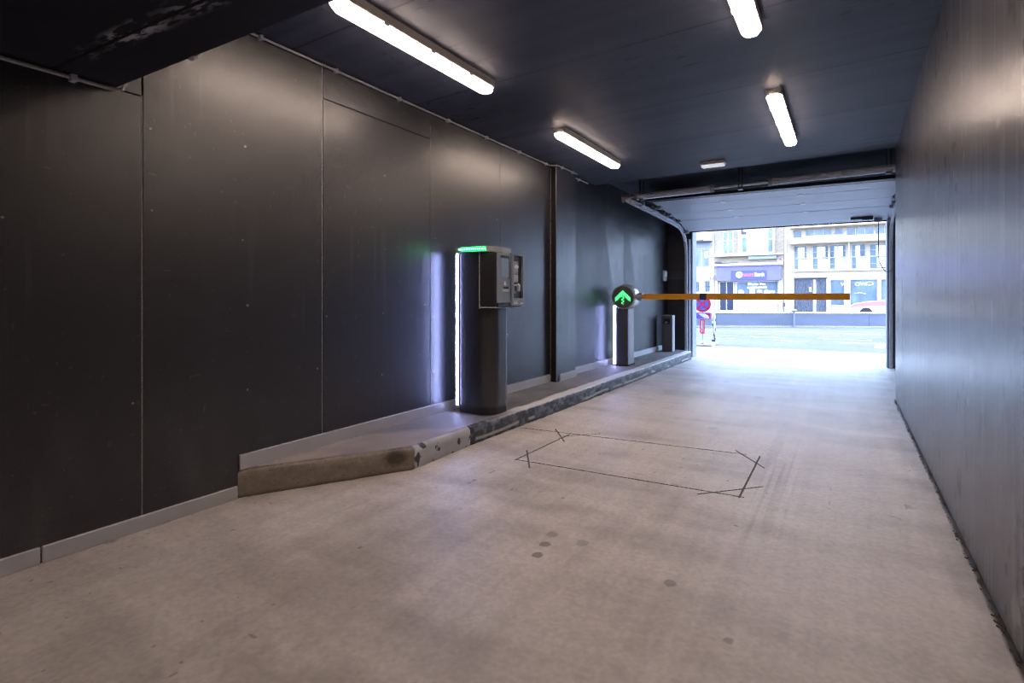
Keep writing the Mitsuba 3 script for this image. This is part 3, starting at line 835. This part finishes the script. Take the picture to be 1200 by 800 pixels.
# grey parapet with light cap, in straight bays
pw = thing('parapet_wall', 'low grey parapet wall along the far side of the road', 'parapet')
pa, pd = np.array((-4.567, 23.879)), np.array((5.976, 2.996)) / np.hypot(5.976, 2.996)
pn = np.array((-pd[1], pd[0]))


def along(s0, s1, o0, o1, z0, z1):
    q = [pa + pd * s0 + pn * o0, pa + pd * s1 + pn * o0, pa + pd * s1 + pn * o1, pa + pd * s0 + pn * o1]
    return prism(Polygon(q), z0, z1)


for i in range(-3, 5):
    obj('bay', along(i * 2.99 - .004 + .008, (i + 1) * 2.99 - .004, 0.0, 0.22, -0.03, 0.53), 'parapet', pw, smooth=False)
obj('coping', along(-9, 15, -0.02, 0.24, 0.53, 0.60), 'cream', pw, smooth=False, label='pale coping')
obj('foot', along(-9, 15, -0.10, 0.0, -0.03, 0.03), 'pave', pw, smooth=False, label='pale foot strip')
pp = pa + pd * 3.0 - pn * 0.16
lp = thing('street_post', 'thin dark post with a round cap in front of the grey parapet', 'post')
obj('pole', cyl((pp[0], pp[1], -.02), (pp[0], pp[1], 0.62), 0.028, 12), 'frame', lp)
cp = trimesh.creation.icosphere(subdivisions=2, radius=0.075)
cp.apply_scale((1.5, 1.5, .8))
cp.apply_translation((pp[0], pp[1], 0.66))
obj('cap', cp, 'capgrey', lp)

# no-stopping sign
sg = thing('traffic_sign', 'round red and blue no-stopping sign on a short red and white post', 'traffic sign')
sx, sy = -3.03, 14.12
obj('pole', cat(cyl((sx, sy, 0.05), (sx, sy, 1.12), 0.032, 16)), 'steel', sg)
obj('disc', lathe_y([(0, sy - .05), (.196, sy - .05), (.20, sy - .046), (.20, sy - .036), (0, sy - .035)], sx, 1.03, 48), 'signred', sg, smooth=40)
obj('field', lathe_y([(0, sy - .056), (.143, sy - .056), (.146, sy - .05), (0, sy - .049)], sx, 1.03, 48), 'signblue', sg, smooth=40, label='blue field')
for a in (45, -45):
    b = cbx(-.146, .146, sy - .060, sy - .055, -.022, .022, .001)
    b.apply_transform(trimesh.transformations.rotation_matrix(math.radians(a), (0, 1, 0)))
    b.apply_translation((sx, 0, 1.03))
    obj('bar', b, 'signred', sg, smooth=False)
pl_ = obj('plate', xz_prism(rrect(sx - .21, sx + .21, 0.66, 0.82, (.03,) * 4), sy - .05, sy - .038), 'carpink', sg, smooth=False, label='plate with a red rim under the disc')
obj('field', xz_prism(rrect(sx - .19, sx + .19, 0.675, 0.805, (.02,) * 4), sy - .053, sy - .049), 'signblue', pl_, smooth=False)
obj('white_arrow', xz_prism(Polygon([(sx - .10, .80), (sx + .06, .80), (sx + .15, .74), (sx + .16, .68), (sx + .06, .685), (sx - .02, .73)]), sy - .056, sy - .052), 'white', pl_, smooth=False)
obj('red_mark', xz_prism(Polygon([(sx + .10, .795), (sx + .19, .795), (sx + .19, .70), (sx + .17, .70)]), sy - .056, sy - .052), 'signred', pl_, smooth=False)
obj('sleeve', cat(xz_prism(rrect(sx - .055, sx + .055, .30, .655, (.02,) * 4).difference(rrect(sx - .03, sx + .03, .34, .63, (.01,) * 4)), sy - .05, sy - .036)), 'signred', sg, smooth=False, label='red and white sleeve around the post')
obj('ring', lathe_y([(.03, sy - .058), (.065, sy - .058), (.065, sy - .040), (.03, sy - .040), (.03, sy - .058)], sx, .36), 'pinkred', sg)
obj('foot', cbx(sx - .05, sx + .05, sy - .05, sy + .05, 0.051, 0.13, .01), 'white', sg, smooth=False)
wp = thing('street_post', 'white post covered in black marks beside the traffic sign', 'post')
wx, wy = -2.93, 14.95
obj('shaft', trimesh.creation.revolve(np.array([(0, -.02), (.058, -.02), (.055, .3), (.047, .72), (.035, .79), (0, .81)]), sections=18).apply_translation((wx, wy, 0)), 'post', wp)
obj('foot', cbx(wx - .10, wx + .10, wy - .1, wy + .1, -.02, .05, .015), 'white', wp, smooth=False)
tag(obj('sign_base', cbx(sx - .36, sx + .26, sy - .22, sy + .32, -0.01, 0.05, 0.012), 'pave', smooth=False), 'low pale slab under the traffic sign', 'base')
ks = trimesh.creation.icosphere(subdivisions=3, radius=1.0)
ks.apply_scale((.36, .30, .12))
ks.apply_translation((0.93, 15.9, -0.02))
rd = thing('traffic_hump', 'low white rounded road marker by the right jamb', 'road marker')
obj('hump', ks, 'roadwhite', rd)
obj('shadow_skirt', cbx(.75, 1.4, 15.70, 16.0, -.02, .03, .01), 'rubber', rd, smooth=False)  # dark slab laid in as the shadow of the hump

# pale car behind the parapet; its pink stripe paints a blurred light trail
car = thing('car', 'pale car in front of the shop windows, its pink stripe standing for a light trail', 'car')
cy0, cy1 = 37.2, 38.9
prof = Polygon([(0.20, .25), (0.12, .45), (0.14, .66), (0.45, .84), (1.2, .97), (1.95, 1.02), (2.5, 1.38), (2.9, 1.46), (4.2, 1.46), (4.75, 1.08), (5.0, .95), (5.05, .4), (4.95, .25)])
obj('body', xz_prism(prof, cy0, cy1), 'carpale', car, smooth=False)
obj('stripe', xz_prism(Polygon([(.16, .66), (.46, .83), (1.2, .95), (1.95, 1.0), (4.98, .94), (5.0, .72), (1.4, .72), (.15, .60)]), cy0 - .012, cy0 + .01), 'carpink', car, smooth=False, label='pink light trail painted as a stripe')
obj('window', xz_prism(Polygon([(2.2, 1.05), (2.58, 1.32), (2.95, 1.40), (4.1, 1.40), (4.5, 1.08), (4.5, 1.04)]), cy0 - .01, cy0 + .01), 'pane', car, smooth=False)
for x in (0.95, 4.15):
    obj('wheel', cyl((x, cy0 - .01, .30), (x, cy0 + .2, .30), .31, 24), 'rubber', car)

# ------------------------------------------------------------------ the houses across the street (front plane y = 44)
YF = 44.0  # house tops, out of view, kept low so more sky light gets in


def facade(x0, x1, z0, z1, holes, m, parent, yf=YF, th=0.35):
    poly = sbox(x0, z0, x1, z1)
    for h in holes:
        poly = poly.difference(sbox(h[0], h[2], h[1], h[3]))
    polys = getattr(poly, 'geoms', [poly])
    return obj('wall', cat(*[xz_prism(q, yf, yf + th) for q in polys]), m, parent, smooth=False)


def window(r, parent, cols=1, trans=None, yf=YF, fw=0.06, deep=0.12, curtain=0.0, name='window', fm='winframe', glass='pane'):
    x0, x1, z0, z1 = r
    fr_ = sbox(x0, z0, x1, z1)
    cuts = []
    edges = [x0 + fw] + [x0 + (x1 - x0) * k / cols for k in range(1, cols)] + [x1 - fw]
    zs = [z0 + fw] + ([trans] if trans else []) + [z1 - fw]
    for a, b in zip(edges[:-1], edges[1:]):
        for c, d in zip(zs[:-1], zs[1:]):
            xa, xb = (a if a == edges[0] else a + fw / 2), (b if b == edges[-1] else b - fw / 2)
            za, zb = (c if c == zs[0] else c + fw / 2), (d if d == zs[-1] else d - fw / 2)
            cuts.append((xa, xb, za, zb))
    for c in cuts:
        fr_ = fr_.difference(sbox(c[0], c[2], c[1], c[3]))
    w = obj(name, xz_prism(fr_, yf + deep - .04, yf + deep + .03), fm, parent, smooth=False)
    for i, c in enumerate(cuts):
        obj('pane', bx(c[0] - .005, c[1] + .005, yf + deep - .005, yf + deep + .005, c[2] - .005, c[3] + .005), glass, w, smooth=False)
    return w


# white house on the left
lh = thing('white_house', 'white rendered house at the left edge of the opening', 'house')
Hl = [(-10.14, -8.94, 3.50, 4.86), (-10.14, -9.69, 1.58, 2.42), (-9.33, -8.89, 1.58, 2.42)]
more = [(x, x + 1.0, z, z + 1.35) for x in (-12.4, -14.2, -16.0) for z in (1.2, 3.5, 5.9)]
facade(-18, -8.56, 0.1, 7.5, Hl + more, 'render', lh)
window(Hl[0], lh, 2)
for h in Hl[1:]:
    w = window(h, lh, 1)
    for k in range(1, 4):
        x = h[0] + (h[1] - h[0]) * k / 4
        obj('bar', bx(x - .012, x + .012, YF + .05, YF + .07, h[2], h[3]), 'gatebar', w, smooth=False)
    obj('bar', bx(h[0], h[1], YF + .05, YF + .07, (h[2] + h[3]) / 2 - .015, (h[2] + h[3]) / 2 + .015), 'gatebar', w, smooth=False)
for h in more:
    window(h, lh, 2)
nt = obj('window_notice', bx(-9.35, -9.05, YF + .09, YF + .105, 4.2, 4.7), 'white', lh, smooth=False, label='white notice behind the window')
obj('bay', cat(bx(-10.7, -9.32, YF - 0.6, YF, 5.52, 7.4), bx(-9.30, -8.75, YF - 0.5, YF, 5.46, 7.3)), 'winframe', lh, smooth=False, label='white overhanging bay')
obj('bay_base', bx(-10.7, -8.75, YF - 0.55, YF, 5.40, 5.47), 'gatebar', lh, smooth=False)
obj('band', bx(-10.7, -8.8, YF - 0.05, YF, 4.98, 5.38), 'bluegrey', lh, smooth=False)  # bluish strip painting the shade below the overhanging bay
obj('lamp_bracket', cat(bx(-8.95, -8.62, YF - .2, YF, 2.70, 2.9), bx(-8.8, -8.7, YF - .15, YF, 2.2, 2.7)), 'gatelight', lh, smooth=False)

# brick house with the blue shop front
bh = thing('brick_house', 'narrow pale brick house with a blue shop sign', 'house')
Hb = [(-8.02, -7.20, 4.40, 6.12), (-6.62, -6.17, 4.42, 5.64), (-8.25, -7.20, 0.15, 2.40), (-7.04, -4.18, 0.74, 2.37)]
facade(-8.54, -3.83, 0.1, 7.8, Hb, 'brick', bh)
window(Hb[0], bh, 2, 5.42, fw=.10)
window(Hb[1], bh, 1, fw=.07)
w = window(Hb[2], bh, 2, fw=.07, name='shop_door', glass='panedark')
w = window(Hb[3], bh, 1, fw=.06, name='shop_window')
rg = [(-6.25, -5.48, 2.07, 2.26, 'white'), (-5.42, -5.02, 2.07, 2.26, 'yellowish'), (-6.31, -4.93, 1.82, 2.01, 'white')]
for (x0, x1, z0, z1, m) in rg:              # two lines of window lettering, too blurred to read: word-shaped bars
    x = x0
    while x < x1 - .05:
        wd = min(rng.uniform(.10, .16), x1 - x)
        hh = (z1 - z0) * rng.choice((.75, .75, 1.0))
        obj('window_lettering', bx(x, x + wd - .025, YF + .075, YF + .10, z0, z0 + hh), m, bh, smooth=False)
        x += wd
for (x0, x1, z0, z1) in ((-6.90, -6.5, 1.45, 1.75), (-6.12, -5.75, 1.42, 1.9), (-5.58, -5.27, 1.51, 1.76), (-5.16, -4.75, 1.48, 1.73), (-4.78, -4.42, 1.5, 1.70)):
    obj('window_decal', xz_prism(Polygon([(x0, z0), (x1, z0), (x1, z0 + .6 * (z1 - z0)), (x0 + .6 * (x1 - x0), z1), (x0, z0 + .8 * (z1 - z0))]), YF + .075, YF + .10), 'white', bh, smooth=False)
obj('window_decal', bx(-6.95, -4.25, YF + .076, YF + .10, .80, 1.18), 'curtain', bh, smooth=False, label='pale strip along the foot of the shop window')
by = obj('bay', bx(-6.86, -4.40, YF - 0.35, YF, 4.34, 7.4), 'render', bh, smooth=False, label='cream projecting bay')
for r, t in (((-6.62, -6.17, 4.42, 5.64), None), ((-4.90, -4.44, 4.36, 6.2), 5.38)):
    window(r, by, 1, t, yf=YF - .50, fw=.09)
obj('plaque', bx(-5.93, -5.12, YF - .38, YF - .34, 4.96, 5.50), 'cream', by, smooth=False)
obj('bay_lamp', cat(bx(-6.60, -6.30, YF - .5, YF - .35, 5.86, 5.95), bx(-6.60, -6.52, YF - .5, YF - .35, 5.9, 6.15)), 'gatebar', by, smooth=False)
obj('ledge', cbx(-8.54, -3.87, YF - 0.45, YF, 4.22, 4.34, .02), 'cream', bh, smooth=False)
obj('vent_panel', bx(-6.16, -4.28, YF - 0.30, YF, 3.96, 4.19), 'bluegrey', bh, smooth=False)
gp = obj('small_poster', bx(-4.26, -3.89, YF - .06, YF, 3.72, 4.21), 'posterpink', bh, smooth=False, label='pinkish square poster with a dark mark')
obj('mark', xz_prism(Polygon([(-4.2, 3.85), (-4.05, 3.95), (-3.93, 4.12), (-4.02, 3.92), (-3.93, 3.80), (-4.08, 3.88)]), YF - .075, YF - .055), 'dark', gp, smooth=False)
obj('poster_paper', bx(-4.24, -4.06, YF - .068, YF - .05, 3.95, 4.19), 'cream', gp, smooth=False)
obj('cable_run', cat(bx(-8.5, -6.9, YF - .05, YF, 3.73, 3.77), bx(-8.5, -8.1, YF - .12, YF, 3.72, 3.86)), 'gatebar', bh, smooth=False)
obj('cornice', cbx(-8.54, -3.87, YF - 0.40, YF, 3.50, 3.69, .03), 'winframe', bh, smooth=False)
sgn = obj('shop_sign', bx(-8.38, -3.98, YF - 0.25, YF, 2.42, 3.48), 'signblue', bh, smooth=False, label='blue shop sign with white and red lettering')
dp = obj('panel', bx(-7.35, -4.94, YF - 0.29, YF - .24, 2.48, 3.15), 'signdeep', sgn, smooth=False)
obj('logo', lathe_y([(0, YF - .315), (.225, YF - .315), (.235, YF - .30), (.235, YF - .28), (0, YF - .28)], -6.78, 2.85, 32), 'white', sgn, smooth=40, label='round white logo')
obj('logo_mark', xz_prism(Polygon([(-6.90, 2.86), (-6.75, 3.0), (-6.60, 2.90), (-6.66, 2.78), (-6.75, 2.86)]), YF - .325, YF - .31), 'pinkred', sgn, smooth=False)


def words(text, x0, x1, z, h, m, parent):
    t = meshkit.text_mesh(text, h, 0.03, bold=True)
    w0, w1 = t.bounds[0][0], t.bounds[1][0]
    v_ = t.vertices.copy()
    t.vertices = np.stack([x0 + (v_[:, 0] - w0) * (x1 - x0) / (w1 - w0), YF - 0.285 - v_[:, 2], z + v_[:, 1]], 1)
    return obj('lettering', t, m, parent, smooth=False)


words('record', -6.52, -5.80, 2.71, .26, 'pinkred', sgn)
words('Bank', -5.74, -5.06, 2.71, .27, 'white', sgn)
obj('drainpipe', cyl((-3.74, YF - .1, 0.1), (-3.74, YF - .1, 7.5), .05, 10), 'gatelight', bh)
obj('letter_box', bx(-3.86, -3.74, YF - .22, YF - .1, .52, .82), 'gatebar', bh, smooth=False)
for r_ in ((-8.52, -8.33), (-4.14, -3.9)):
    obj('shop_pilaster', bx(*r_, YF - .1, YF, .1, 2.42), 'winframe', bh, smooth=False)

# long cream building on the right
rbld = thing('apartment_building', 'long cream apartment building with a barred gate and shop windows', 'building')
top = [(-3.23, -2.69, 5.36, 5.93), (-2.47, -0.87, 5.48, 5.95), (-0.72, -0.18, 5.48, 5.95), (0.00, 1.58, 5.39, 5.94), (1.64, 3.2, 5.37, 5.94)]
midw = [(-3.21, -2.36, 3.12, 4.84), (-2.06, -1.05, 3.10, 4.83), (-1.02, 0.00, 3.09, 4.82), (0.26, 1.12, 3.08, 4.80), (1.30, 2.60, 3.06, 4.78)]
gate = (-3.18, -1.19, 0.12, 2.50)
shops = [(-0.98, -0.10, 0.62, 2.40), (0.20, 1.79, 0.62, 2.40), (1.93, 3.3, 0.62, 2.40)]
far_top = [(x, x + 1.5, 5.38, 5.94) for x in (3.5, 5.3, 7.1, 8.9, 10.7)]
far_mid = [(x, x + 1.1, 3.08, 4.80) for x in (3.0, 4.5, 6.0, 7.5, 9.0, 10.5)]
far_low = [(x, x + 1.6, .62, 2.40) for x in (3.7, 5.7, 7.7, 9.7)]
facade(-3.68, 14, 0.1, 7.3, top + midw + [gate] + shops + far_top + far_mid + far_low, 'render', rbld)
for r in top + far_top:
    window(r, rbld, 1 if r[1] - r[0] < .8 else 3, fw=.04, deep=.2)
for r in midw + far_mid:
    w = window(r, rbld, 2, 3.93, fw=.06, deep=.15)
    for zz in (3.45, 4.35):
        obj('bar', bx(r[0], r[1], YF + .10, YF + .125, zz - .012, zz + .012), 'winframe', w, smooth=False)
    wd = r[1] - r[0]
    for k, (a, b, za) in enumerate(((.30, .62, 3.95), (.34, .92, 3.18), (.62, .80, 4.0))):
        if rng.random() < .8:
            obj('curtain', bx(r[0] + a * wd, r[0] + b * wd, YF + .125, YF + .145, za, r[3] - .12 if za > 3.5 else 3.86), 'curtain', w, smooth=False)
for r in shops + far_low:
    window(r, rbld, 1, fw=.05, deep=.10, name='shop_window')
obj('gate_frame', xz_prism(sbox(*[gate[i] for i in (0, 2, 1, 3)]).difference(sbox(gate[0] + .06, gate[2], gate[1] - .06, gate[3] - .07)), YF + .05, YF + .15), 'gatebar', rbld, smooth=False)
gt = obj('gate', bx(gate[0], gate[1], YF + .20, YF + .24, gate[2], gate[3]), 'gatelight', rbld, smooth=False, label='barred gate with pale infill')
n = 24
for i in range(n):
    x = gate[0] + .09 + (gate[1] - gate[0] - .18) * i / (n - 1)
    if not -2.02 < x < -1.83:
        obj('bar', bx(x - .024, x + .024, YF + .08, YF + .13, gate[2], gate[3] - .10), 'gatebar', gt, smooth=False)
obj('mullion', bx(-1.99, -1.85, YF + .06, YF + .16, gate[2], gate[3] - .07), 'winframe', gt, smooth=False)
obj('plate', bx(-2.25, -2.09, YF + .05, YF + .09, 1.56, 1.89), 'white', gt, smooth=False, label='white plate on the gate')
obj('floor_band', cbx(-3.42, 14, YF - 0.7, YF, 4.90, 5.32, .02), 'render', rbld, smooth=False, label='projecting cream band')
obj('sill', cbx(-3.3, 14, YF - 0.12, YF, 2.98, 3.05, .01), 'cream', rbld, smooth=False)
obj('roof_ledge', cbx(-3.42, 14, YF - 0.5, YF, 6.02, 6.16, .02), 'cream', rbld, smooth=False)
obj('lintel', bx(-3.2, -1.15, YF - .05, YF, 2.50, 2.56), 'gatebar', rbld, smooth=False)
obj('downpipe', cyl((0.14, YF - .08, 3.0), (0.14, YF - .08, 4.9), .05, 10), 'gatelight', rbld)
# handwriting-like white scrawl on the shop window
scr = [[(0.62 + .12 * math.cos(a), 2.08 + .10 * math.sin(a)) for a in np.linspace(0, 6.3, 16)], [(.80, 2.18), (.88, 2.0), (.96, 2.16)], [(1.0, 2.0), (1.03, 2.14), (1.10, 2.10), (1.12, 2.0)],
       [(1.32 + .22 * math.cos(a), 2.10 + .10 * math.sin(a)) for a in np.linspace(0, 6.3, 18)], [(.5, 1.45), (.8, 1.5), (1.1, 1.42)], [(-.32, 2.2), (-.25, 2.0), (-.16, 2.12)]]
for s in scr:
    obj('window_script', xz_prism(shapely.LineString(s).buffer(.022), YF + .05, YF + .066), 'white', rbld, smooth=False)
